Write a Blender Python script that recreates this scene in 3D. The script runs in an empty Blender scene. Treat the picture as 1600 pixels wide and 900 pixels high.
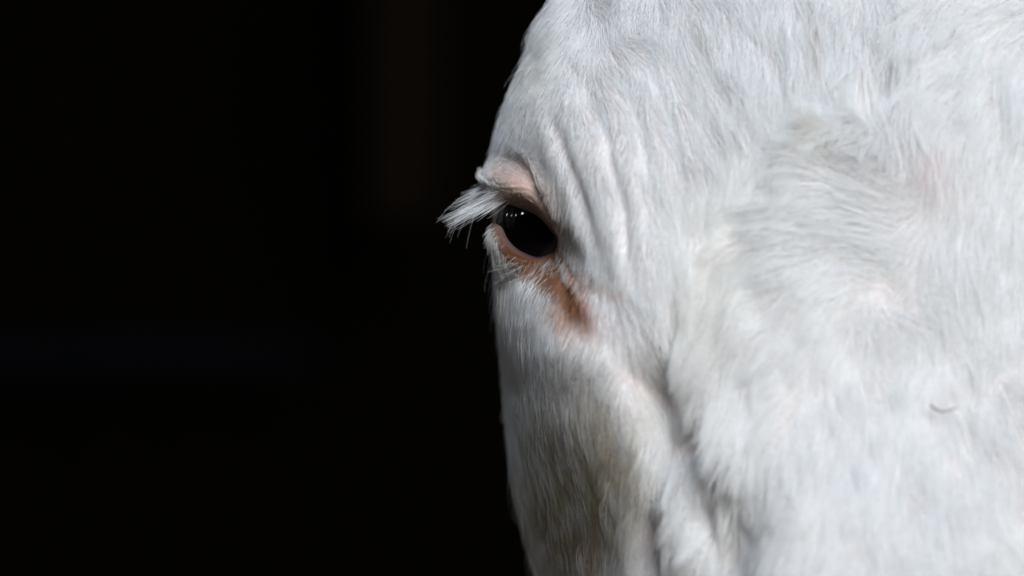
import bpy, math, random
import numpy as np
from mathutils import Vector, kdtree

random.seed(7)
rng = np.random.default_rng(11)
scene = bpy.context.scene
col = scene.collection

# ------------------------------------------------------------------ camera, world, lamps, exposure
MM = 0.0002                       # metres per photograph pixel on the plane y = 0
CAM = np.array([0.0, -1.0, 0.0])
cam_data = bpy.data.cameras.new('camera')
cam_data.sensor_width = 36.0
cam_data.lens = 36.0 / (1600 * MM)
cam_data.clip_start = 0.05
cam_data.clip_end = 50
cam_data.dof.use_dof = True
cam_data.dof.focus_distance = 0.952
cam_data.dof.aperture_fstop = 5.5
cam = bpy.data.objects.new('camera', cam_data)
cam.location = CAM
cam.rotation_euler = (math.radians(90), 0, 0)
col.objects.link(cam)
scene.camera = cam

scene.view_settings.view_transform = 'Standard'
scene.view_settings.look = 'None'
scene.view_settings.exposure = -0.03
scene.view_settings.gamma = 1.0
scene.cycles.use_adaptive_sampling = False
scene.cycles.use_denoising = True
scene.cycles.denoising_input_passes = 'RGB_ALBEDO_NORMAL'
scene.cycles.denoising_prefilter = 'ACCURATE'
scene.cycles.max_bounces = 10
scene.cycles.diffuse_bounces = 6
scene.cycles.transmission_bounces = 6
scene.cycles.transparent_max_bounces = 8
scene.cycles.sample_clamp_indirect = 4.0

world = bpy.data.worlds.new('World')
scene.world = world
world.use_nodes = True
bg = world.node_tree.nodes['Background']
bg.inputs[0].default_value = (0.55, 0.68, 1.0, 1)
bg.inputs[1].default_value = 0.0008

EYE_PX = (855.0, 365.0)
EYE_Y = -0.036
EYE_R = 82 * MM * (1 + EYE_Y)
EYE_C = np.array([(EYE_PX[0] - 800) * MM * (1 + EYE_Y), EYE_Y, (450 - EYE_PX[1]) * MM * (1 + EYE_Y)])


def area(name, pos, target, sx, sy, power, color):
    l = bpy.data.lights.new(name, 'AREA')
    l.shape = 'RECTANGLE'
    l.size, l.size_y = sx, sy
    l.energy = power
    l.color = color
    o = bpy.data.objects.new(name, l)
    o.location = pos
    d = Vector(target) - Vector(pos)
    o.rotation_euler = d.to_track_quat('-Z', 'Y').to_euler()
    col.objects.link(o)
    return o


def polar(az, el, dist, c=(0.09, -0.08, 0.0)):
    """az: degrees to the right of the camera seen from the head, el: degrees up"""
    a, e = math.radians(az), math.radians(el)
    return (c[0] + dist * math.cos(e) * math.sin(a), c[1] - dist * math.cos(e) * math.cos(a), c[2] + dist * math.sin(e))


# open barn door to the right behind the photographer
area('door_light', polar(20, 26, 2.4), (0.1, -0.08, 0.0), 1.6, 1.4, 75, (1.0, 0.995, 0.985))
# pale sky light falling in from high up
area('roof_light', polar(6, 60, 2.2), (0.08, -0.05, 0.0), 1.2, 0.9, 22, (0.52, 0.73, 1.0))


def glint_light(px, py, w, h, dist, power, color=(0.92, 0.95, 1.0)):
    """a small barn window that mirrors in the eye at the given spot of the eyeball"""
    n = np.array([(px - EYE_PX[0]) / 82.0, 0.0, (EYE_PX[1] - py) / 82.0])
    n[1] = -math.sqrt(max(0.02, 1 - n[0] ** 2 - n[2] ** 2))
    P = EYE_C + n * EYE_R
    v = CAM - P
    v /= np.linalg.norm(v)
    r = 2 * np.dot(n, v) * n - v
    pos = P + r * dist
    return area('window_light', tuple(pos), tuple(P), w, h, power, color)


glint_light(816, 335, 0.125, 0.095, 1.6, 1.25)
glint_light(806, 337.5, 0.07, 0.08, 1.9, 0.45)
glint_light(799, 338, 0.07, 0.09, 2.1, 0.5)
glint_light(792, 336.5, 0.085, 0.11, 2.6, 0.7)


# ------------------------------------------------------------------ helpers
def sstep(a, b, x):
    t = np.clip((x - a) / (b - a), 0, 1)
    return t * t * (3 - 2 * t)


def poly_dist(px, py, pts, closed=False):
    """unsigned distance, signed side (+ to the right hand when walking with y down), position 0..1"""
    P = np.asarray(pts, float)
    if closed:
        P = np.vstack([P, P[:1]])
    seg = np.diff(P, axis=0)
    ln = np.hypot(seg[:, 0], seg[:, 1])
    cum = np.concatenate([[0], np.cumsum(ln)])
    best = np.full(px.shape, 1e9)
    side = np.zeros(px.shape)
    tt = np.zeros(px.shape)
    for i in range(len(seg)):
        dx, dy = px - P[i, 0], py - P[i, 1]
        s = np.clip((dx * seg[i, 0] + dy * seg[i, 1]) / (ln[i] ** 2), 0, 1)
        ex, ey = dx - s * seg[i, 0], dy - s * seg[i, 1]
        d = np.hypot(ex, ey)
        cr = seg[i, 0] * dy - seg[i, 1] * dx
        m = d < best
        best = np.where(m, d, best)
        side = np.where(m, np.sign(cr), side)
        tt = np.where(m, (cum[i] + s * ln[i]) / cum[-1], tt)
    return best, side, tt


def smooth_line(pts, n=8):
    """Catmull-Rom through pixel points"""
    P = np.asarray(pts, float)
    Q = np.vstack([2 * P[0] - P[1], P, 2 * P[-1] - P[-2]])
    out = []
    for i in range(1, len(Q) - 2):
        for k in range(n):
            t = k / n
            a, b, c, d = Q[i - 1], Q[i], Q[i + 1], Q[i + 2]
            out.append(0.5 * (2 * b + (c - a) * t + (2 * a - 5 * b + 4 * c - d) * t * t + (3 * b - a - 3 * c + d) * t ** 3))
    out.append(P[-1])
    return np.array(out)


def in_poly(px, py, pts):
    P = np.asarray(pts, float)
    inside = np.zeros(px.shape, bool)
    j = len(P) - 1
    for i in range(len(P)):
        c = ((P[i, 1] > py) != (P[j, 1] > py))
        xi = (P[j, 0] - P[i, 0]) * (py - P[i, 1]) / (P[j, 1] - P[i, 1] + 1e-12) + P[i, 0]
        inside ^= c & (px < xi)
        j = i
    return inside


def vnoise(x, y, seed):
    """smooth value noise, -1..1"""
    r = np.random.default_rng(seed).random((64, 64)) * 2 - 1
    xi, yi = np.floor(x).astype(int), np.floor(y).astype(int)
    fx, fy = x - xi, y - yi
    fx, fy = fx * fx * (3 - 2 * fx), fy * fy * (3 - 2 * fy)
    g = lambda a, b: r[a % 64, b % 64]
    return (g(xi, yi) * (1 - fx) * (1 - fy) + g(xi + 1, yi) * fx * (1 - fy)
            + g(xi, yi + 1) * (1 - fx) * fy + g(xi + 1, yi + 1) * fx * fy)


def gauss(px, py, cx, cy, sx, sy=None, rot=0.0):
    sy = sx if sy is None else sy
    c, s = math.cos(math.radians(rot)), math.sin(math.radians(rot))
    dx, dy = px - cx, py - cy
    u, v = c * dx + s * dy, -s * dx + c * dy
    return np.exp(-(u / sx) ** 2 - (v / sy) ** 2)


# ------------------------------------------------------------------ the relief of the face (in metres along the normal)
OPEN = smooth_line([(764, 322), (790, 317), (808, 316), (830, 324), (848, 340), (861, 358), (872, 378), (878, 397), (875, 407),
                    (860, 409), (843, 406), (822, 398), (803, 387), (789, 371), (780, 353), (766, 345)], 4)
BARE = smooth_line([(796, 396), (832, 424), (868, 446), (892, 472), (903, 492)])
BROW = smooth_line([(755, 222), (795, 243), (832, 272), (856, 318), (876, 362), (900, 408), (926, 440), (965, 462)])
GROOVE = smooth_line([(893, 470), (912, 505), (960, 525), (998, 560), (1018, 610), (1032, 660), (1040, 705), (1030, 760), (1015, 840), (1010, 920)])
GROOVE2 = smooth_line([(1082, 655), (1092, 705), (1110, 742), (1150, 772), (1168, 800)])
TEAR = smooth_line([(874, 404), (884, 440), (894, 468), (906, 498)])
VEE = smooth_line([(1072, 455), (1062, 505), (1054, 540), (1056, 580)])
WRINKLES = [([(868, 150), (900, 225), (932, 310), (962, 410)], .8),
            ([(900, 90), (950, 190), (985, 290), (1005, 400), (1012, 480)], 1.1),
            ([(955, 80), (992, 160), (1018, 260), (1036, 380)], .8),
            ([(1000, 60), (1040, 170), (1066, 290), (1075, 430)], .8),
            ([(1075, 20), (1088, 60), (1110, 110), (1150, 200)], .8)]
WR = [(smooth_line(p), a) for p, a in WRINKLES]


PART = smooth_line([(1380, 20), (1368, 80), (1364, 140), (1376, 210)])
PART2 = smooth_line([(1440, 50), (1408, 100), (1392, 160), (1390, 230)])
PART3 = smooth_line([(1500, 40), (1462, 90), (1432, 150)])


def relief(px, py):
    h = np.zeros(px.shape)
    # brow ridge standing over the eye socket
    h += 0.0055 * gauss(px, py, 945, 250, 95, 230, -18)
    h += 0.004 * gauss(px, py, 1010, 420, 70, 130, -10)
    d, s, t = poly_dist(px, py, BROW)
    end = sstep(0, .4, t) * sstep(1.0, .75, t)
    h += -s * 0.0015 * (1 - np.exp(-d / 14)) * np.exp(-d / 45) * end
    h += -0.0018 * np.exp(-(d / 8) ** 2) * end
    # folds of skin over the brow
    for P, a in WR:
        d, s, t = poly_dist(px, py, P)
        e = sstep(0, .3, t) * sstep(1, .7, t)
        h += -a * 0.0013 * np.exp(-(d / 11) ** 2) * e * (.85 + .3 * vnoise(px / 60, py / 90, 77)) + a * 0.0006 * np.exp(-((d - 18) / 12) ** 2) * e
    # cheek, muscle bulge below the eye, and the groove that parts it from the nose
    d, s, t = poly_dist(px, py, GROOVE)
    e = sstep(0, .12, t)
    h += -0.0085 * np.exp(-(d / np.where(s > 0, 15, 36)) ** 2) * e * (.14 + .86 * sstep(.25, .42, t)) * (.22 + .78 * sstep(.72, .52, t))
    h += np.where(s > 0, 1, 0) * (-0.004) * (1 - np.exp(-(d / 60) ** 2)) * sstep(1100, 1000, px) * sstep(480, 620, py)
    h += 0.0098 * gauss(px, py, 935, 610, 105, 125, -12)
    h += 0.003 * gauss(px, py, 960, 720, 60, 120, 0)
    h += -0.0030 * gauss(px, py, 850, 900, 90, 110, 0)
    d, s, t = poly_dist(px, py, GROOVE2)
    h += -0.0115 * np.exp(-(d / 17) ** 2) * sstep(0, .2, t) * sstep(1, .35, t)
    h += -0.006 * gauss(px, py, 1015, 850, 20, 60, 8)
    h += -0.008 * gauss(px, py, 1100, 785, 20, 40, -8)
    h += 0.003 * gauss(px, py, 1130, 700, 50, 70) + 0.002 * gauss(px, py, 1070, 850, 40, 70) - .008 * gauss(px, py, 1150, 880, 60, 110, 18)
    h += 0.010 * sstep(560, 950, py) * sstep(1060, 1250, px) * sstep(1720, 1500, px)
    d, s, t = poly_dist(px, py, VEE)
    h += -0.0028 * np.exp(-(d / 9) ** 2) * sstep(0, .35, t) * sstep(1, .75, t)
    h += -0.0030 * gauss(px, py, 1040, 590, 24, 50, -15)
    # inner corner of the eye
    d, s, t = poly_dist(px, py, TEAR)
    h += -0.0017 * np.exp(-(d / 10) ** 2) * sstep(1.0, .6, t)
    h += 0.0012 * gauss(px, py, 945, 500, 26, 45, -30)
    # forehead: dents, partings and the curl
    h += -0.0022 * gauss(px, py, 1330, 215, 26, 55, 12)
    h += -0.0075 * gauss(px, py, 1372, 135, 15, 46, 14) - .004 * gauss(px, py, 1405, 120, 12, 46, 32)
    for P, a in ((PART, 1.0), (PART2, .8), (PART3, .6)):
        d, s, t = poly_dist(px, py, P)
        h += -a * .0065 * np.exp(-(d / 6) ** 2) * sstep(0, .35, t) * sstep(1, .7, t)
    h += 0.0012 * gauss(px, py, 1265, 190, 45, 90, 0)
    h += -0.0010 * gauss(px, py, 1165, 350, 40, 26)
    h += -0.0007 * gauss(px, py, 1392, 462, 22)
    h += -0.0012 * gauss(px, py, 1515, 640, 18, 110, 0)
    d, s, t = poly_dist(px, py, smooth_line([(1600, 545), (1560, 590), (1541, 650), (1538, 720), (1552, 800)]))
    h += np.where(s < 0, 1, -.3) * 0.0016 * (1 - np.exp(-d / 14)) * np.exp(-d / 120) * sstep(1, .6, t) * sstep(0, .2, t)
    # low swellings everywhere
    h += 0.0004 * vnoise(px / 60, py / 90, 3) + 0.0002 * vnoise(px / 24, py / 40, 4)
    # upper lid pillow that stands out to the side
    h += 0.0030 * gauss(px, py, 772, 272, 32, 26, 20)
    return h


# ------------------------------------------------------------------ head grid
TAB = np.array([   # py, left outline px, front y, superellipse power, depth behind
    (-420, 1400, 0.16, 2.0, .05), (-360, 1220, 0.06, 2.0, .22), (-250, 1010, -0.015, 2.1, .38), (-120, 945, -0.055, 2.3, .52), (0, 874, -0.078, 2.45, .60),
    (50, 853, -0.084, 2.5, .62), (100, 826, -0.089, 2.55, .62), (150, 797, -0.093, 2.55, .62), (200, 780, -0.096, 2.6, .62),
    (245, 768, -0.098, 2.6, .62), (300, 772, -0.100, 2.6, .62), (350, 778, -0.102, 2.6, .62), (450, 780, -0.106, 2.6, .62), (540, 785, -0.110, 2.6, .60),
    (650, 792, -0.115, 2.32, .58), (750, 803, -0.120, 2.18, .55), (850, 825, -0.125, 2.1, .50), (900, 838, -0.128, 2.08, .46),
    (1000, 890, -0.133, 2.1, .36), (1150, 1000, -0.142, 2.4, .22), (1300, 1060, -0.150, 2.4, .15), (1450, 1065, -0.150, 2.4, .13),
    (1560, 1120, -0.135, 2.2, .11), (1620, 1270, -0.100, 2.0, .08), (1640, 1400, -0.06, 2.0, .05)])
CX = 1430.0
rows = np.unique(np.concatenate([np.linspace(-420, -60, 26), np.arange(-60, 960, 2.25), np.linspace(960, 1640, 50)]))
NR = len(rows)


def tab(k, p):
    # smooth interpolation (monotone cubic-ish: average of three shifted linear lookups)
    w = 26
    return (np.interp(p - w, TAB[:, 0], TAB[:, k]) + 2 * np.interp(p, TAB[:, 0], TAB[:, k]) + np.interp(p + w, TAB[:, 0], TAB[:, k])) / 4


# column parameters: equal arc length on the seen part, coarse elsewhere
tf = np.linspace(0, math.pi, 20001)
xf = -np.sign(np.cos(tf)) * np.abs(np.cos(tf)) ** (2 / 2.55) * 0.131
yf = -np.sin(tf) ** (2 / 2.55) * 0.098
arc = np.concatenate([[0], np.cumsum(np.hypot(np.diff(xf), np.diff(yf)))])
split = arc[np.searchsorted(xf, 0.05)]
front_arc = np.concatenate([np.arange(0, split, 0.00043), np.linspace(split, arc[-1], 110)])
t_front = np.interp(front_arc, arc, tf)
t_back = np.linspace(math.pi, 2 * math.pi, 121)[1:-1]
t_back = math.pi + math.pi * (0.5 - 0.5 * np.cos((t_back - math.pi)))**1.0
tcol = np.concatenate([t_front, t_back])
NC = len(tcol)

T, PY = np.meshgrid(tcol, rows)
left = tab(1, rows)[:, None]
fy = tab(2, rows)[:, None]
pw = tab(3, rows)[:, None]
bk = tab(4, rows)[:, None]
half = CX - left
SIDE_Y = 0.0
c, s = np.cos(T), np.sin(T)
relx = -np.sign(c) * np.abs(c) ** (2 / pw)
ffront = np.abs(s) ** (2 / pw)
yc = SIDE_Y + np.maximum(0, fy + 0.02) * 0 + np.where(rows[:, None] < -250, np.interp(rows, [-420, -250], [.2, 0])[:, None], 0)
yc = yc + np.where(rows[:, None] > 1100, np.interp(rows, [1100, 1640], [0, -.05])[:, None], 0)
Y = np.where(s >= 0, yc + (fy - yc) * ffront, yc + bk * np.abs(s) ** (2 / 2.0))
# the neck narrows a little behind the jaw
relx = np.where(s < 0, relx * (1 - 0.10 * np.abs(s)), relx)
PX = CX + relx * half
scale = np.where(s >= 0, 1 + Y, 1.0)
X = (PX - 800) * MM * scale
# keep the far side of the head as far from its middle as the near side
Z = (450 - PY) * MM * np.where(s >= 0, 1 + Y, 1.0)
V = np.stack([X, Y, Z], -1)


def grid_normals(V, k=1):
    du = np.roll(V, -k, 1) - np.roll(V, k, 1)
    dv = np.empty_like(V)
    dv[k:-k] = V[2 * k:] - V[:-2 * k]
    dv[:k] = V[k:2 * k] - V[:k]
    dv[-k:] = V[-k:] - V[-2 * k:-k]
    n = np.cross(du, dv)
    n /= np.linalg.norm(n, axis=-1, keepdims=True) + 1e-12
    return n


def project(V):
    f = (V[..., 1] + 1.0) * MM
    return 800 + V[..., 0] / f, 450 - V[..., 2] / f


N = grid_normals(V, 3)
if N[NR // 2, NC // 4, 1] > 0:
    N = -N
facing = np.where(s >= -0.02, sstep(-0.08, 0.22, -N[..., 1]), 0)
mir = sstep(1600, 1760, PX)
H = relief(PX, PY) * (1 - mir) + relief(2 * CX - PX, PY) * mir
lid_side = 0.0030 * gauss(PX, PY, 772, 272, 30, 24, 20) * (Y < 0.045)
H = H * facing + lid_side * (1 - facing) * sstep(0.05, 0.0, Y)
V = V + N * H[..., None]
EYE_MX = (CX - 800) * MM * (1 + EYE_Y)
for sg in (1, -1):
    pxs = PX if sg == 1 else 2 * CX - PX
    g = gauss(pxs, PY, 800, 291, 48, 28, 16) * sstep(.0, -.035, Y)
    V = V + g[..., None] * np.array([-.0030 * sg, -.0085, -.0003])


def fit_eye(V, C):
    """lids lie on the eyeball; the opening between them is pushed in behind it; returns the distance to the opening"""
    for _ in range(2):
        D = V - C
        r = np.linalg.norm(D, axis=-1)
        near = r < 0.06
        vx = V if C is EYE_C else V * np.array([-1, 1, 1]) + np.array([2 * EYE_MX, 0, 0])
        px, py = project(vx)
        d, _, _ = poly_dist(px, py, OPEN, True)
        d = np.where(in_poly(px, py, OPEN), -d, d)
        d = d + np.maximum(0, V[..., 1] - EYE_Y - 0.002) / MM
        up = sstep(380, 330, py)
        w = (sstep(46, 12, d) * (1 - up) + sstep(7, -2, d) * up) * near
        thick = 0.0011 + 0.0014 * up * sstep(0, 30, d) + .0005 * sstep(0, 20, d)
        rt = EYE_R + thick
        rn = r + (rt - r) * w
        V = C + D / r[..., None] * rn[..., None]
    D = V - C
    r = np.linalg.norm(D, axis=-1)
    inner = sstep(4, -6, d) * near
    rn = r + (EYE_R - 0.006 - r) * inner
    V = C + D / r[..., None] * rn[..., None]
    # fine creases that follow the lids
    fold = .00022 * np.sin(d * .62 + 2.2 * vnoise(px / 25, py / 25, 12)) * (.4 + .6 * vnoise(px / 18, py / 18, 13)) * sstep(4, 9, d) * sstep(48, 26, d) * near
    V = V + (D / r[..., None]) * fold[..., None]
    return V, np.where(near, d, 1e3)


V, dE = fit_eye(V, EYE_C)
EYE_C2 = EYE_C * np.array([-1, 1, 1]) + np.array([2 * EYE_MX, 0, 0])
V, dE2 = fit_eye(V, EYE_C2)
DE = np.minimum(dE, dE2)
PXF, PYF = project(V)
PXM = np.where(PXF > 1660, 2 * CX - PXF, PXF)

# ------------------------------------------------------------------ pigment of skin and hair (as the animal has it, no light in it)
blob = vnoise(PXM / 14, PYF / 22, 21) * .5 + .5


def skin_colour(px, py, dE, y):
    base = np.array([0.70, 0.62, 0.60])
    colr = np.broadcast_to(base, px.shape + (3,)).copy()

    def mix(m, c):
        m = (np.clip(m, 0, 1) * sstep(.035, .005, y))[..., None]
        colr[:] = colr * (1 - m) + np.array(c) * m
    mix(gauss(px, py, 800, 285, 62, 42, 25), (0.80, 0.54, 0.44))
    mix(sstep(26, 6, dE) * (.45 + .55 * sstep(330, 400, py)), (0.50, 0.24, 0.14))
    d, s, t = poly_dist(px, py, TEAR)
    mix(sstep(34, 10, d) * sstep(1.0, .8, t), (0.32, 0.13, 0.065))
    d, s, t = poly_dist(px, py, BARE)
    mix(np.exp(-(d / 17) ** 2), (0.36, 0.155, 0.08))
    mix(gauss(px, py, 848, 430, 52, 22, 27), (0.34, 0.145, 0.075))
    mix(sstep(7, 2, dE) * (.35 + .65 * sstep(340, 370, py)), (0.11, 0.06, 0.07))
    mix(sstep(-1, -5, dE), (0.06, 0.03, 0.03))
    return colr


def hair_colour(px, py, n, y):
    colr = np.empty(px.shape + (3,))
    colr[:] = (0.93, 0.93, 0.925)
    j1, j2 = n

    def mix(m, c):
        m = (np.clip(m, 0, 1) * sstep(.06, .015, y))[..., None]
        colr[:] = colr * (1 - m) + np.array(c) * m
    pat = np.clip(.55 + .9 * vnoise(px / 13, py / 26, 31) + .5 * j1, 0, 1)
    mix(.72 * gauss(px, py, 900, 755, 95, 120, 8) * pat, (0.52, 0.45, 0.24))
    mix(.42 * gauss(px, py, 880, 850, 95, 85, 8) * pat, (0.42, 0.30, 0.18))
    mix(.35 * gauss(px, py, 905, 835, 26, 40) * pat, (0.45, 0.22, 0.16))
    mix(.30 * gauss(px, py, 960, 700, 60, 70) * pat, (0.62, 0.52, 0.34))
    mix(.35 * gauss(px, py, 925, 640, 34, 46) * pat, (0.55, 0.48, 0.34))
    d, s, t = poly_dist(px, py, TEAR)
    mix(.88 * sstep(32, 8, d) * sstep(.0, .45, t), (0.46, 0.21, 0.11))
    mix(.95 * gauss(px, py, 895, 480, 27, 34, -20), (0.45, 0.19, 0.09))
    mix(.6 * gauss(px, py, 880, 478, 22, 16, 20), (0.55, 0.32, 0.20))
    d, s, t = poly_dist(px, py, smooth_line([(905, 415), (925, 432), (948, 440), (970, 448)]))
    mix(.65 * sstep(11, 2, d), (0.52, 0.28, 0.18))
    mix(.55 * gauss(px, py, 920, 515, 26, 10, 25), (0.55, 0.36, 0.24))
    mix(.6 * gauss(px, py, 820, 295, 48, 28, 32), (0.88, 0.66, 0.55))
    # dirt and worn spots in the white coat
    mix(.60 * gauss(px, py, 1175, 365, 34, 16, 12) * np.clip(vnoise(px / 9, py / 5, 5) * 1.6 + .3, 0, 1), (0.30, 0.27, 0.18))
    mix(.22 * gauss(px, py, 1120, 420, 60, 120), (0.70, 0.66, 0.52))
    mix(.55 * gauss(px, py, 1270, 50, 7, 22), (0.50, 0.40, 0.26))
    mix(.35 * gauss(px, py, 1312, 215, 26, 36), (0.58, 0.50, 0.36))
    mix(.50 * gauss(px, py, 1090, 52, 7, 26, -22), (0.42, 0.34, 0.22))
    mix(.40 * gauss(px, py, 1450, 218, 24, 12, 15), (0.85, 0.50, 0.46))
    mix(.20 * gauss(px, py, 1470, 250, 60, 70), (0.90, 0.80, 0.78))
    mix(.90 * gauss(px, py, 1065, 576, 6, 4), (0.40, 0.10, 0.07))
    mix(.25 * gauss(px, py, 835, 95, 50, 50), (0.72, 0.68, 0.55))
    mix(.20 * gauss(px, py, 1515, 650, 12, 60), (0.65, 0.55, 0.45))
    k = (1 - .10 * np.abs(j2))[..., None]
    return np.clip(colr * k, 0, .95)


skin = skin_colour(PXM, PYF, DE, V[..., 1])

# ------------------------------------------------------------------ build the head mesh
idx = np.arange(NR * NC).reshape(NR, NC)
a = idx[:-1, :]
b = np.roll(idx, -1, 1)[:-1, :]
cq = np.roll(idx, -1, 1)[1:, :]
dq = idx[1:, :]
quads = np.stack([a, b, cq, dq], -1).reshape(-1, 4)
# the poles
verts = V.reshape(-1, 3)
top_c, bot_c = V[0].mean(0), V[-1].mean(0)
verts = np.vstack([verts, top_c, bot_c])
ti, bi = NR * NC, NR * NC + 1
tris = []
for j in range(NC):
    k = (j + 1) % NC
    tris.append((ti, idx[0, k], idx[0, j]))
    tris.append((bi, idx[-1, j], idx[-1, k]))
tris = np.array(tris)
# outward winding: check on one front face
p = V[NR // 2, NC // 3]
q = quads[(NR // 2) * NC + NC // 3]
nn = np.cross(verts[q[1]] - verts[q[0]], verts[q[3]] - verts[q[0]])
if nn[1] > 0:
    quads = quads[:, ::-1]
    tris = tris[:, ::-1]


def mesh_from(name, verts, quads, tris):
    me = bpy.data.meshes.new(name)
    nq, nt = len(quads), len(tris)
    loops = np.concatenate([quads.ravel(), tris.ravel()]).astype(np.int32)
    starts = np.concatenate([np.arange(nq) * 4, nq * 4 + np.arange(nt) * 3]).astype(np.int32)
    me.vertices.add(len(verts))
    me.vertices.foreach_set('co', np.ascontiguousarray(verts, np.float32).ravel())
    me.loops.add(len(loops))
    me.loops.foreach_set('vertex_index', loops)
    me.polygons.add(nq + nt)
    me.polygons.foreach_set('loop_start', starts)
    me.update(calc_edges=True)
    me.validate()
    me.polygons.foreach_set('use_smooth', np.ones(len(me.polygons), bool))
    return me


# ------------------------------------------------------------------ materials
def mat(name):
    m = bpy.data.materials.new(name)
    m.use_nodes = True
    nt = m.node_tree
    for n in list(nt.nodes):
        nt.nodes.remove(n)
    out = nt.nodes.new('ShaderNodeOutputMaterial')
    return m, nt, out


def skin_material():
    m, nt, out = mat('cow_skin')
    b = nt.nodes.new('ShaderNodeBsdfPrincipled')
    at = nt.nodes.new('ShaderNodeAttribute')
    at.attribute_name = 'skin_pigment'
    no = nt.nodes.new('ShaderNodeTexNoise')
    no.inputs['Scale'].default_value = 900
    no.inputs['Detail'].default_value = 5
    mx = nt.nodes.new('ShaderNodeMix')
    mx.data_type = 'RGBA'
    mx.blend_type = 'MULTIPLY'
    mx.inputs[0].default_value = .35
    nt.links.new(at.outputs['Color'], mx.inputs[6])
    nt.links.new(no.outputs['Fac'], mx.inputs[7])
    nt.links.new(mx.outputs[2], b.inputs['Base Color'])
    bp = nt.nodes.new('ShaderNodeBump')
    bp.inputs['Strength'].default_value = .35
    bp.inputs['Distance'].default_value = .0006
    nt.links.new(no.outputs['Fac'], bp.inputs['Height'])
    nt.links.new(bp.outputs[0], b.inputs['Normal'])
    b.inputs['Roughness'].default_value = .55
    b.inputs['Specular IOR Level'].default_value = .35
    nt.links.new(b.outputs[0], out.inputs[0])
    return m


def hair_material(name, trans=.10, gloss=.08, rough=.32):
    m, nt, out = mat(name)
    at = nt.nodes.new('ShaderNodeAttribute')
    at.attribute_name = 'hair_pigment'
    df = nt.nodes.new('ShaderNodeBsdfDiffuse')
    tr = nt.nodes.new('ShaderNodeBsdfTranslucent')
    gl = nt.nodes.new('ShaderNodeBsdfGlossy')
    gl.inputs['Roughness'].default_value = rough
    gl.inputs['Color'].default_value = (.9, .9, .9, 1)
    m1 = nt.nodes.new('ShaderNodeMixShader')
    m2 = nt.nodes.new('ShaderNodeMixShader')
    m1.inputs[0].default_value = trans
    m2.inputs[0].default_value = gloss
    nt.links.new(at.outputs['Color'], df.inputs['Color'])
    nt.links.new(at.outputs['Color'], tr.inputs['Color'])
    nt.links.new(df.outputs[0], m1.inputs[1])
    nt.links.new(tr.outputs[0], m1.inputs[2])
    nt.links.new(m1.outputs[0], m2.inputs[1])
    nt.links.new(gl.outputs[0], m2.inputs[2])
    nt.links.new(m2.outputs[0], out.inputs[0])
    return m


def plain_material(name, c1, c2, scale, rough=.8, stretch=(1, 1, 1)):
    m, nt, out = mat(name)
    b = nt.nodes.new('ShaderNodeBsdfPrincipled')
    tc = nt.nodes.new('ShaderNodeTexCoord')
    mp = nt.nodes.new('ShaderNodeMapping')
    mp.inputs['Scale'].default_value = stretch
    no = nt.nodes.new('ShaderNodeTexNoise')
    no.inputs['Scale'].default_value = scale
    no.inputs['Detail'].default_value = 6
    cr = nt.nodes.new('ShaderNodeValToRGB')
    cr.color_ramp.elements[0].color = (*c1, 1)
    cr.color_ramp.elements[0].position = .3
    cr.color_ramp.elements[1].color = (*c2, 1)
    cr.color_ramp.elements[1].position = .7
    nt.links.new(tc.outputs['Object'], mp.inputs[0])
    nt.links.new(mp.outputs[0], no.inputs['Vector'])
    nt.links.new(no.outputs['Fac'], cr.inputs[0])
    nt.links.new(cr.outputs[0], b.inputs['Base Color'])
    b.inputs['Roughness'].default_value = rough
    b.inputs['Specular IOR Level'].default_value = .04
    nt.links.new(b.outputs[0], out.inputs[0])
    return m


SKIN = skin_material()
FUR = hair_material('white_coat_hair')
LASH = hair_material('white_lash_hair', .25, .10, .25)

head_me = mesh_from('cow', verts, quads, tris)
ca = head_me.color_attributes.new('skin_pigment', 'FLOAT_COLOR', 'POINT')
cc = np.ones((len(verts), 4), np.float32)
cc[:NR * NC, :3] = skin.reshape(-1, 3)
cc[NR * NC:, :3] = (.7, .62, .6)
ca.data.foreach_set('color', cc.ravel())
head_me.materials.append(SKIN)
cow = bpy.data.objects.new('cow', head_me)
cow['label'] = 'white haired cow head facing the camera with one dark eye in view'
cow['category'] = 'cow'
col.objects.link(cow)


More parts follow.
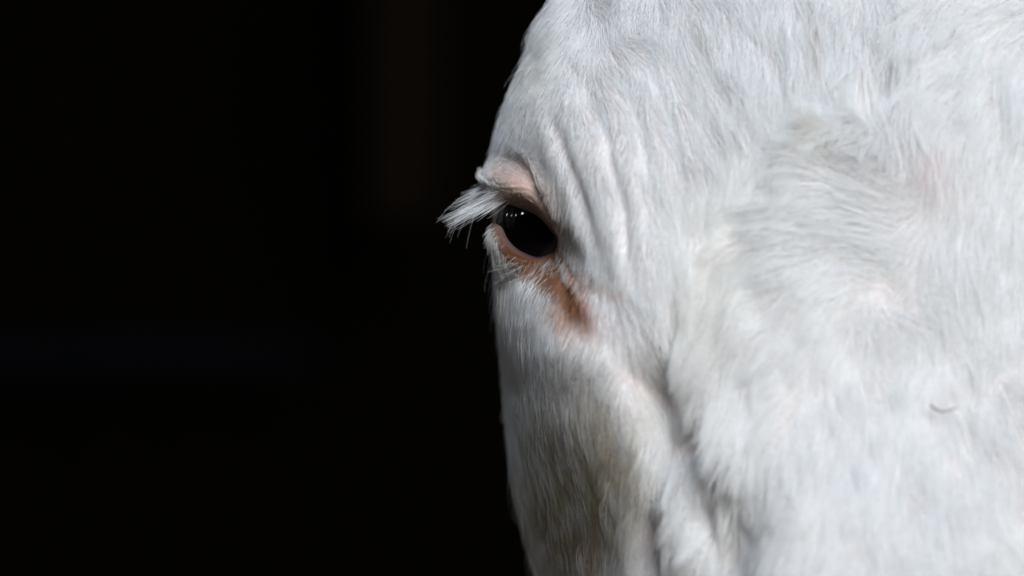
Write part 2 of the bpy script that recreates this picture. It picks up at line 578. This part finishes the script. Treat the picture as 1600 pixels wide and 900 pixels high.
# ------------------------------------------------------------------ eyes
def eye_material():
    m, nt, out = mat('eyeball')
    b = nt.nodes.new('ShaderNodeBsdfPrincipled')
    tc = nt.nodes.new('ShaderNodeTexCoord')
    sx = nt.nodes.new('ShaderNodeSeparateXYZ')
    cr = nt.nodes.new('ShaderNodeValToRGB')
    e = cr.color_ramp.elements
    e[0].position, e[0].color = 0.0, (.055, .045, .055, 1)
    e[1].position, e[1].color = 1.0, (.0015, .0015, .002, 1)
    k = e.new(.80)
    k.color = (.085, .07, .085, 1)
    k = e.new(.875)
    k.color = (.018, .014, .018, 1)
    k = e.new(.905)
    k.color = (.004, .003, .003, 1)
    no = nt.nodes.new('ShaderNodeTexNoise')
    no.inputs['Scale'].default_value = 260
    ma = nt.nodes.new('ShaderNodeMath')
    ma.operation = 'MULTIPLY_ADD'
    ma.inputs[1].default_value = .06
    nt.links.new(tc.outputs['Object'], sx.inputs[0])
    # object space: +Z is the way the eye looks, radius 1 -> remap z to 0..1
    m2 = nt.nodes.new('ShaderNodeMapRange')
    m2.inputs[1].default_value = -1
    m2.inputs[2].default_value = 1
    nt.links.new(sx.outputs['Z'], m2.inputs[0])
    nt.links.new(no.outputs['Fac'], ma.inputs[0])
    nt.links.new(m2.outputs[0], ma.inputs[2])
    nt.links.new(ma.outputs[0], cr.inputs[0])
    nt.links.new(cr.outputs[0], b.inputs['Base Color'])
    b.inputs['Roughness'].default_value = .035
    b.inputs['IOR'].default_value = 1.376
    nt.links.new(b.outputs[0], out.inputs[0])
    return m


EYE = eye_material()


def uv_sphere(name, nu=96, nv=64):
    vs, qs, ts = [], [], []
    for i in range(1, nv):
        th = math.pi * i / nv
        for j in range(nu):
            ph = 2 * math.pi * j / nu
            vs.append((math.sin(th) * math.cos(ph), math.sin(th) * math.sin(ph), math.cos(th)))
    vs += [(0, 0, 1), (0, 0, -1)]
    n = (nv - 1) * nu
    for i in range(nv - 2):
        for j in range(nu):
            k = (j + 1) % nu
            qs.append((i * nu + j, (i + 1) * nu + j, (i + 1) * nu + k, i * nu + k))
    for j in range(nu):
        k = (j + 1) % nu
        ts.append((n, j, k))
        ts.append((n + 1, (nv - 2) * nu + k, (nv - 2) * nu + j))
    return mesh_from(name, np.array(vs), np.array(qs), np.array(ts))


eye_me = uv_sphere('eyeball')
eye_me.materials.append(EYE)
for C, look in ((EYE_C, (-0.62, -0.76, 0.10)), (EYE_C2, (0.62, -0.76, 0.10))):
    o = bpy.data.objects.new('eyeball', eye_me)
    o.location = C
    o.scale = (EYE_R,) * 3
    o.rotation_euler = Vector(look).to_track_quat('Z', 'Y').to_euler()
    o.parent = cow
    col.objects.link(o)

# ------------------------------------------------------------------ which way the hair lies (photograph directions, y down)
DIRS = np.array([
    (842, 15, -.8, -.5), (825, 60, -.5, .7), (870, 55, -.5, .5), (900, 80, .3, .9), (805, 115, -.25, .95), (780, 190, -.25, .97), (770, 225, -.5, .85), (850, 150, .05, 1),
    (900, 160, .35, .93), (960, 150, .35, .93), (1000, 60, .6, .75), (1080, 60, .45, .9), (1150, 110, .45, .85), (1150, 20, .3, .95), (940, 20, .5, .7), (940, 300, .28, .96),
    (880, 280, .3, .95), (1030, 300, .2, .98), (1060, 430, .05, 1), (990, 470, .45, .87), (1020, 550, .5, .85), (1035, 620, .35, .92),
    (1110, 240, .28, .95), (1100, 330, .1, 1), (1120, 180, .35, .9), (1200, 60, .12, 1), (1200, 150, .25, .97), (1270, 100, .08, 1), (1280, 180, .05, 1), (1340, 60, .05, 1), (1370, 100, -.02, 1),
    (1380, 160, .12, 1), (1420, 90, -.45, .9), (1480, 60, -.5, .85), (1560, 40, -.6, .8), (1500, 150, -.45, .9), (1570, 150, -.45, .9), (1420, 200, .1, 1), (1500, 250, -.25, .97), (1560, 330, -.12, 1),
    (1500, 400, .0, 1), (1570, 480, .0, 1), (1220, 250, .2, .95), (1315, 205, -.97, -.1), (1345, 235, -.7, -.6), (1330, 270, -.7, -.6), (1385, 250, -.35, -.93), (1350, 310, -.6, -.75), (1300, 345, -.9, -.2), (1180, 330, -.85, .5), (1190, 380, -.82, .57), (1140, 400, -.6, .8), (1140, 330, -.6, .8), (1150, 290, -.35, .93), (1160, 360, -.85, .5), (1440, 500, .1, 1), (1400, 540, -.1, 1), (1450, 440, .15, .98), (1250, 330, -.9, .25),
    (1230, 500, -.72, .7), (1120, 500, -.55, .8), (1120, 570, -.55, .83), (1170, 620, -.45, .9), (1090, 630, -.2, .97), (1150, 700, -.3, .95), (1300, 680, -.15, 1), (1450, 750, .02, 1), (1400, 600, -.03, 1),
    (1200, 800, -.22, 1), (1120, 850, -.32, .95), (1250, 880, -.12, 1), (1400, 880, 0, 1), (1560, 700, .25, .95), (1580, 800, .3, .95), (1520, 880, .1, 1), (1590, 600, .3, .9),
    (1065, 740, .35, .93), (1090, 800, -.15, 1), (1050, 860, -.05, 1), (1035, 930, -.1, 1), (1010, 780, -.3, .95), (1000, 860, -.35, .93),
    (830, 560, -.12, 1), (790, 520, -.15, 1), (785, 600, -.05, 1), (900, 580, -.35, .93), (960, 580, -.3, .95), (870, 700, -.3, .95), (810, 700, -.12, 1), (950, 720, -.42, .9), (910, 830, -.5, .86),
    (850, 860, -.35, .93), (960, 880, -.5, .86), (1000, 680, -.25, .96), (860, 500, -.12, .98), (800, 470, -.3, .95),
    (830, 430, -.45, .88), (790, 400, -.5, .85), (775, 360, -.5, .85), (870, 460, -.3, .95), (895, 440, .0, 1), (900, 480, -.2, .97), (940, 480, .2, .97), (920, 505, .05, 1),
    (770, 270, -.9, -.35), (755, 285, -.97, -.1), (785, 250, -.7, -.65), (770, 250, -.7, -.7), (800, 300, -.75, .1), (815, 275, -.5, -.75), (835, 295, -.4, -.8), (855, 330, .0, .9), (870, 360, .2, .97), (890, 400, .3, .95)])
WHORL = (1388.0, 464.0)
gx, gy = np.arange(680, 2000, 5.0), np.arange(-80, 990, 5.0)
GX, GY = np.meshgrid(gx, gy)
FX, FY, FW = np.zeros_like(GX), np.zeros_like(GX), np.zeros_like(GX)
for x, y, dx, dy in DIRS:
    l = math.hypot(dx, dy)
    w = 1 / (((GX - x) ** 2 + (GY - y) ** 2) / 400 + 1) ** 1.6
    FX += w * dx / l
    FY += w * dy / l
    FW += w
FX, FY = FX / FW, FY / FW
ox, oy = GX - WHORL[0], GY - WHORL[1]
rr = np.hypot(ox, oy) + 1e-6
ux, uy = ox / rr, oy / rr
wx, wy = .5 * ux + .86 * uy, .5 * uy - .86 * ux
lean = np.clip(-(ux * .8 + uy * .6) * .9 + .25, 0, 1)
ww = np.exp(-(rr / (48 + 105 * lean)) ** 2)
FX, FY = FX * (1 - ww) + wx * ww, FY * (1 - ww) + wy * ww
ang_n = .30 * vnoise(GX / 45, GY / 60, 8) + .16 * vnoise(GX / 17, GY / 30, 9)
ca_, sa_ = np.cos(ang_n), np.sin(ang_n)
FX, FY = FX * ca_ - FY * sa_, FX * sa_ + FY * ca_
l = np.hypot(FX, FY) + 1e-9
FX, FY = FX / l, FY / l


def bil(G, px, py):
    fx = np.clip((px - gx[0]) / 5.0, 0, len(gx) - 1.001)
    fy_ = np.clip((py - gy[0]) / 5.0, 0, len(gy) - 1.001)
    i, j = fx.astype(int), fy_.astype(int)
    a, b = fx - i, fy_ - j
    return G[j, i] * (1 - a) * (1 - b) + G[j, i + 1] * a * (1 - b) + G[j + 1, i] * (1 - a) * b + G[j + 1, i + 1] * a * b


# ------------------------------------------------------------------ coat
NRM = grid_normals(V, 6)
if NRM[NR // 2, NC // 4, 1] > 0:
    NRM = -NRM


def scatter(count, weight_fn):
    A = V[:-1, :-1]; B = V[:-1, 1:]; D = V[1:, :-1]
    ar = np.linalg.norm(np.cross(B - A, D - A), axis=-1)
    w = ar * weight_fn(PXF[:-1, :-1], PYF[:-1, :-1], V[:-1, :-1, 1], DE[:-1, :-1], NRM[:-1, :-1])
    cum = np.cumsum(w.ravel())
    k = np.searchsorted(cum, rng.random(count) * cum[-1])
    i, j = np.unravel_index(np.minimum(k, w.size - 1), w.shape)
    a, b = rng.random(count)[:, None], rng.random(count)[:, None]

    def lerp(G):
        g = G if G.ndim == 3 else G[..., None]
        r = g[i, j] * (1 - a) * (1 - b) + g[i, j + 1] * a * (1 - b) + g[i + 1, j] * (1 - a) * b + g[i + 1, j + 1] * a * b
        return r if G.ndim == 3 else r[:, 0]
    P, n = lerp(V), lerp(NRM)
    n /= np.linalg.norm(n, axis=1, keepdims=True)
    return P, n, lerp(PXF), lerp(PYF), lerp(DE)


def length_map(px, py, dE):
    """hair length in metres"""
    L = np.full(px.shape, .0125)
    L += .010 * gauss(px, py, 1400, 170, 210, 230)
    L += .004 * gauss(px, py, 1250, 420, 140, 110)
    L += .007 * gauss(px, py, 1120, 800, 110, 190)
    L += .003 * gauss(px, py, 858, 14, 26, 26)
    L *= 1 - .35 * gauss(px, py, 800, 140, 50, 90)
    L -= .0035 * gauss(px, py, 960, 300, 90, 190)
    L -= .0055 * gauss(px, py, 850, 560, 120, 120)
    L -= .003 * gauss(px, py, 900, 760, 120, 150)
    L -= .0045 * gauss(px, py, 870, 190, 90, 110)
    L = np.maximum(L, .005)
    L *= 1 - .72 * gauss(px, py, 815, 290, 58, 38, 30)
    L *= 1 - .80 * gauss(px, py, 762, 258, 46, 44)
    d, s_, t_ = poly_dist(px, py, GROOVE2)
    L *= 1 - .62 * np.exp(-(d / 24) ** 2)
    L *= 1 - .80 * gauss(px, py, 865, 440, 62, 38, 40)
    L *= 1 - .45 * gauss(px, py, 945, 490, 40, 50, -30)
    L *= .14 + .86 * sstep(2, 42, dE)
    return np.maximum(L, .0012)




def bare_lid(px, py):
    d, s, t = poly_dist(px, py, BARE)
    return 1.0 * np.exp(-(d / 15) ** 2) * (.5 + .5 * sstep(0, .3, t))


def dens(px, py, y, dE, n):
    seen = (px < 1650) & (py > -30) & (py < 935) & (y < 0.06)
    w = np.where(seen, 1.0, .22 + .35 * (px >= 1650) * (y < .05) * sstep(2100, 1650, px)) * (y < .34) * (py > -300) * (py < 1500)
    pxm = np.where(px > 1660, 2 * CX - px, px)
    w = w * sstep(2, 9, dE)
    w = w * (1 + 0.5 * gauss(pxm, py, 1388, 464, 24))
    side = sstep(.05, .02, y)
    bare = side * np.clip(sstep(30, 8, dE) * (py > 380) + gauss(pxm, py, 880, 450, 30, 26, 40) + sstep(16, 4, dE) + bare_lid(pxm, py), 0, 1)
    w = w * (1 - .86 * bare)
    w = w * (1 - .38 * side * gauss(pxm, py, 825, 295, 44, 24, 32))
    return w


def make_hair(name, P, n, T, L, lift, curl, rad, colr, material, parent, K=7, clumps=None, bend=None, cmap=None):
    m = len(P)
    Bn = np.cross(n, T)
    t = np.linspace(0, 1, K)[None, :, None]
    L3 = L[:, None, None]
    pos = P[:, None] + T[:, None] * L3 * (t - .12 * t ** 2) + n[:, None] * L3 * (lift[:, None, None] * (t - .55 * t ** 2)) \
        + Bn[:, None] * L3 * curl[:, None, None] * t ** 2
    if bend is not None:
        pos = pos + bend[:, None] * L3 * t ** 2
    if clumps is not None:
        for gidx, near, strength, power in clumps:
            g = gidx[near]
            target = pos[g]
            off = target - pos
            lim = np.linalg.norm(off[:, -1], axis=1)
            k = strength * np.exp(-(lim / .009) ** 2) * (1 if cmap is None else cmap)
            pos = pos + off * (k[:, None, None] * t ** power)
    cv = bpy.data.hair_curves.new(name)
    cv.add_curves([K] * m)
    cv.position_data.foreach_set('vector', np.ascontiguousarray(pos, np.float32).ravel())
    r = rad[:, None] * (1 - .75 * np.linspace(0, 1, K)[None, :] ** 2)
    at = cv.attributes.get('radius') or cv.attributes.new('radius', 'FLOAT', 'POINT')
    at.data.foreach_set('value', np.ascontiguousarray(r, np.float32).ravel())
    ct = cv.attributes.new('hair_pigment', 'FLOAT_COLOR', 'CURVE')
    c4 = np.ones((m, 4), np.float32)
    c4[:, :3] = colr
    ct.data.foreach_set('color', c4.ravel())
    cv.materials.append(material)
    o = bpy.data.objects.new(name, cv)
    o.parent = parent
    col.objects.link(o)
    return o


def tangents(px, py, n, jitter, turn):
    k = sstep(1630, 1780, px)
    pm = 2 * CX - px
    dx = bil(FX, px, py) * (1 - k) - bil(FX, pm, py) * k
    dy = bil(FY, px, py) * (1 - k) + bil(FY, pm, py) * k
    an = rng.normal(0, 1, len(px)) * jitter + turn
    c_, s_ = np.cos(an), np.sin(an)
    dx, dy = dx * c_ - dy * s_, dx * s_ + dy * c_
    T3 = np.stack([dx, .12 * np.ones_like(dx) * 0, -dy], 1)
    T3 = T3 - n * np.sum(T3 * n, 1, keepdims=True)
    T3 /= np.linalg.norm(T3, axis=1, keepdims=True) + 1e-9
    return T3


COUNT = 430000
P, n, hx, hy, hd = scatter(COUNT, dens)
hxm = np.where(hx > 1660, 2 * CX - hx, hx)
g1 = rng.choice(COUNT, COUNT // 30, replace=False)
g2 = rng.choice(COUNT, COUNT // 190, replace=False)


def nearest(gidx):
    kd = kdtree.KDTree(len(gidx))
    for q, gi in enumerate(gidx):
        kd.insert(P[gi], q)
    kd.balance()
    return np.fromiter((kd.find(p)[1] for p in P), np.int64, COUNT)


near1, near2 = nearest(g1), nearest(g2)
cmap = (.22 + .62 * gauss(hxm, hy, 1410, 110, 190, 170) + .70 * gauss(hxm, hy, 1125, 800, 105, 170) + .45 * gauss(hxm, hy, 1190, 370, 80, 60)
        + .25 * gauss(hxm, hy, 1250, 560, 130, 90) + .3 * gauss(hxm, hy, 850, 30, 50, 60))
cmap = np.clip(cmap, .12, 1)
lock_turn = rng.normal(0, .17, len(g2))[near2] + rng.normal(0, .10, len(g1))[near1]
lock_lift = rng.uniform(.5, 1.7, len(g2))[near2] * rng.uniform(.7, 1.35, len(g1))[near1]
lock_len = rng.uniform(.85, 1.2, len(g2))[near2]
T3 = tangents(hx, hy, n, .09, lock_turn * (.15 + cmap))
on_face = sstep(.06, .03, P[:, 1])
L = (length_map(hxm, hy, hd) * on_face + .011 * (1 - on_face)) * rng.uniform(.6, 1.15, COUNT) * (1 + (lock_len - 1) * cmap)
stray = rng.random(COUNT) < .006
L = np.where(stray, L * 1.3, L)
lift = np.where(stray, rng.uniform(.2, .5, COUNT), rng.uniform(.02, .21, COUNT) * (1 + .8 * gauss(hxm, hy, 1380, 160, 170, 220) + .6 * gauss(hxm, hy, 1110, 800, 90, 140)))
edge = .5 * gauss(hxm, hy, 852, 14, 30, 30) + .25 * gauss(hxm, hy, 770, 262, 22, 26)
lift = lift * (1 + (lock_lift - 1) * np.clip(.1 + 1.1 * cmap, 0, 1))
lift = lift + .30 * rng.random(COUNT) ** 3 * sstep(.45, .15, np.abs(n[:, 1]))
lift = lift + edge * rng.uniform(0, .8, COUNT)
curl = rng.normal(0, .10, COUNT) + edge * rng.normal(0, .25, COUNT)
seen = (hx < 1650) & (hy > -30) & (hy < 935) & (P[:, 1] < .06)
rad = np.where(seen, rng.uniform(.030, .050, COUNT) * np.where(rng.random(COUNT) < .10, 1.6, 1), np.where((hx > 1640) & (P[:, 1] < .05), .06, .10)) * .001
hc = hair_colour(hxm, hy, (rng.uniform(-1, 1, COUNT), rng.uniform(-1, 1, COUNT)), P[:, 1])
coat = make_hair('coat', P, n, T3, L, lift, curl, rad, hc, FUR, cow, 6, [(g2, near2, .62, 1.15), (g1, near1, .75, 1.1)], cmap=cmap)
coat['kind'] = 'stuff'


# ------------------------------------------------------------------ lashes (rooted on the lid edges, arching to the side)
def lid_points(p0, p1, count, off):
    """points on the lid near the opening between two pixel points, off pixels outside"""
    P0, P1 = np.array(p0, float), np.array(p1, float)
    res, resn = [], []
    fl = (PXF > 700) & (PXF < 960) & (PYF > 220) & (PYF < 520) & (V[..., 1] < .02) & (DE > 3)
    cand = np.argwhere(fl)
    cx, cy = PXF[fl], PYF[fl]
    for _ in range(count):
        t = rng.random()
        q = P0 * (1 - t) + P1 * t + rng.normal(0, off, 2)
        k = np.argmin((cx - q[0]) ** 2 + (cy - q[1]) ** 2)
        i, j = cand[k]
        res.append(V[i, j])
        resn.append(NRM[i, j])
    return np.array(res), np.array(resn)


def lashes(name, specs, rad):
    PP, NN, TT, LL, CC, BB, LI = [], [], [], [], [], [], []
    for p0, p1, cnt, off, d3, Lr, bend, sp in specs:
        a, b = lid_points(p0, p1, cnt, off)
        d = np.array(d3, float)[None] + rng.normal(0, sp, (cnt, 3))
        d /= np.linalg.norm(d, axis=1, keepdims=True)
        PP.append(a); NN.append(b); TT.append(d)
        LL.append(rng.uniform(*Lr, cnt))
        BB.append(np.array(bend)[None] * rng.uniform(.5, 1.4, (cnt, 1)))
    PP, NN, TT, LL, BB = map(np.concatenate, (PP, NN, TT, LL, BB))
    m = len(PP)
    PP = PP - TT * .001
    z = np.zeros(m)
    Cw = np.clip(np.array([.92, .92, .92]) * (1 + rng.uniform(-.05, .02, (m, 1))), 0, .95)
    g = rng.choice(m, max(6, m // 9), replace=False)
    near = np.argmin(((PP[:, None] - PP[g][None]) ** 2).sum(-1), 1)
    o = make_hair(name, PP, NN, TT, LL, z, rng.normal(0, .06, m), np.full(m, rad) * rng.uniform(.8, 1.2, m), Cw, LASH, cow, 9, [(g, near, .30, 1.5)], BB)
    o['kind'] = 'stuff'
    return o


lashes('upper_eyelash', [
    ((744, 297), (762, 303), 70, 2.5, (-.73, -.13, -.55), (.005, .0155), (-.10, 0, .05), .07),
    ((758, 301), (776, 308), 85, 2.5, (-.78, -.16, -.52), (.006, .0210), (-.08, 0, .02), .07),
    ((770, 306), (792, 313), 75, 2.5, (-.86, -.20, -.42), (.006, .0225), (-.04, 0, -.04), .08),
    ((780, 310), (796, 314), 9, 2.0, (-.72, -.25, -.62), (.006, .011), (-.20, 0, -.05), .11),
    ((745, 298), (765, 305), 8, 2.0, (-.62, -.2, -.50), (.016, .023), (.10, 0, -.35), .14),
    ((750, 294), (786, 304), 70, 4.0, (-.88, -.30, -.26), (.004, .010), (-.05, 0, -.12), .14),
], .000042)
lashes('lower_eyelash', [
    ((790, 400), (862, 440), 14, 4.0, (-.78, -.35, -.46), (.002, .007), (0, 0, -.05), .16),
    ((800, 405), (832, 425), 5, 3.0, (-.86, -.30, -.34), (.011, .016), (0, 0, -.06), .10),
    ((835, 425), (858, 441), 6, 3.0, (-.72, -.35, -.62), (.005, .010), (0, 0, -.05), .10),
], .000036)


# ------------------------------------------------------------------ bit of straw caught in the coat
def on_coat(px, py, up):
    k = np.argmin((PXF - px) ** 2 + (PYF - py) ** 2 + 1e6 * (V[..., 1] > .05))
    return V.reshape(-1, 3)[k] + NRM.reshape(-1, 3)[k] * up


def tube(name, pts, rads, material, sides=8):
    pts = np.array(pts)
    vs, qs, ts = [], [], []
    for i, p in enumerate(pts):
        d = pts[min(i + 1, len(pts) - 1)] - pts[max(i - 1, 0)]
        d /= np.linalg.norm(d)
        u = np.cross(d, (0, 1, .1)); u /= np.linalg.norm(u)
        w = np.cross(d, u)
        for k in range(sides):
            a = 2 * math.pi * k / sides
            vs.append(p + rads[i] * (u * math.cos(a) + w * math.sin(a)))
    m = len(pts)
    for i in range(m - 1):
        for k in range(sides):
            l = (k + 1) % sides
            qs.append((i * sides + k, i * sides + l, (i + 1) * sides + l, (i + 1) * sides + k))
    vs += [pts[0], pts[-1]]
    for k in range(sides):
        l = (k + 1) % sides
        ts.append((m * sides, l, k))
        ts.append((m * sides + 1, (m - 1) * sides + k, (m - 1) * sides + l))
    me = mesh_from(name, np.array(vs), np.array(qs), np.array(ts))
    me.materials.append(material)
    return me


STRAW = plain_material('grey_straw', (.16, .14, .12), (.30, .27, .23), 400)
line = smooth_line([(1452, 642), (1457, 648), (1466, 651), (1477, 650), (1490, 645)], 4)
me = tube('straw', [on_coat(x, y, .0042) for x, y in line], np.linspace(.00030, .00016, len(line)), STRAW)
o = bpy.data.objects.new('straw', me)
o['label'] = 'tiny curved grey bit of straw caught in the white hair of the nose'
o['category'] = 'straw'
col.objects.link(o)

# single long hairs that stand clear of the coat
LOOSE = [[(834, 106), (829, 90), (823, 72), (821, 62), (825, 57), (831, 58)],
         [(856, 10), (853, 24), (848, 40)], [(848, 104), (830, 105), (815, 108), (803, 116)]]
fibres = []
for pts in LOOSE:
    q = smooth_line(pts, 6)
    a, b = on_coat(*q[0], .002), on_coat(*q[min(6, len(q) - 1)], .004)
    y0 = min(a[1], 0.0)
    for_y = np.linspace(y0, y0 - .003, len(q))
    fibres.append([((x - 800) * MM * (1 + yy), yy, (450 - z) * MM * (1 + yy)) for (x, z), yy in zip(q, for_y)])
cv = bpy.data.hair_curves.new('loose_hair')
cv.add_curves([len(f) for f in fibres])
flat = np.array([p for f in fibres for p in f], np.float32)
cv.position_data.foreach_set('vector', flat.ravel())
at = cv.attributes.get('radius') or cv.attributes.new('radius', 'FLOAT', 'POINT')
at.data.foreach_set('value', np.full(len(flat), .000042, np.float32))
ct = cv.attributes.new('hair_pigment', 'FLOAT_COLOR', 'CURVE')
ct.data.foreach_set('color', np.tile(np.array([.92, .92, .92, 1], np.float32), len(fibres)))
cv.materials.append(LASH)
o = bpy.data.objects.new('loose_hair', cv)
o.parent = cow
o['kind'] = 'stuff'
col.objects.link(o)

# ------------------------------------------------------------------ the dark barn behind
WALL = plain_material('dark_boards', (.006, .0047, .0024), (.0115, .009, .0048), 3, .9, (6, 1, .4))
BOARD = plain_material('brown_board', (.016, .0105, .007), (.026, .017, .011), 8, .8, (5, 5, .5))
RAIL = plain_material('blue_grey_rail', (.010, .012, .020), (.014, .017, .028), 6, .6)


def box_mesh(name, x0, x1, y0, y1, z0, z1, material, bevel=.006):
    import bmesh
    bm = bmesh.new()
    bmesh.ops.create_cube(bm, size=1)
    for v in bm.verts:
        v.co = ((x0 + x1) / 2 + v.co.x * (x1 - x0), (y0 + y1) / 2 + v.co.y * (y1 - y0), (z0 + z1) / 2 + v.co.z * (z1 - z0))
    if bevel:
        bmesh.ops.bevel(bm, geom=bm.edges[:], offset=bevel, segments=2, affect='EDGES')
    me = bpy.data.meshes.new(name)
    bm.to_mesh(me)
    bm.free()
    me.materials.append(material)
    return me


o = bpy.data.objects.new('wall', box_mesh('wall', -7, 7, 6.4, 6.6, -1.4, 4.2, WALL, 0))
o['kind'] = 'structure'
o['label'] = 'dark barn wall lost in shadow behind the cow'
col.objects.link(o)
FLOOR = plain_material('bounce_floor', (.05, .040, .028), (.10, .080, .056), 14, .9)  # floor out of view, added to bounce warm light up into the lower cheek
o = bpy.data.objects.new('ground', box_mesh('ground', -7, 7, -5, 6.4, -1.4, -1.15, FLOOR, 0))
o['kind'] = 'structure'
o['label'] = 'unseen straw toned barn floor added to bounce light onto the cow'
col.objects.link(o)
o = bpy.data.objects.new('hanging_board', box_mesh('hanging_board', -.27, -.135, 5.0, 5.05, .13, 2.6, BOARD))
o['label'] = 'dim brown upright board hanging in the dark beside the cow brow'
o['category'] = 'board'
col.objects.link(o)
pts = [(-1.9 + .1 * k, 5.6, -.14 + .004 * math.sin(k * .7)) for k in range(16)]
o = bpy.data.objects.new('metal_rail', tube('metal_rail', pts, [.028] * 16, RAIL, 16))
o['label'] = 'faint bluish rail running level through the dark at mid height'
o['category'] = 'rail'
col.objects.link(o)
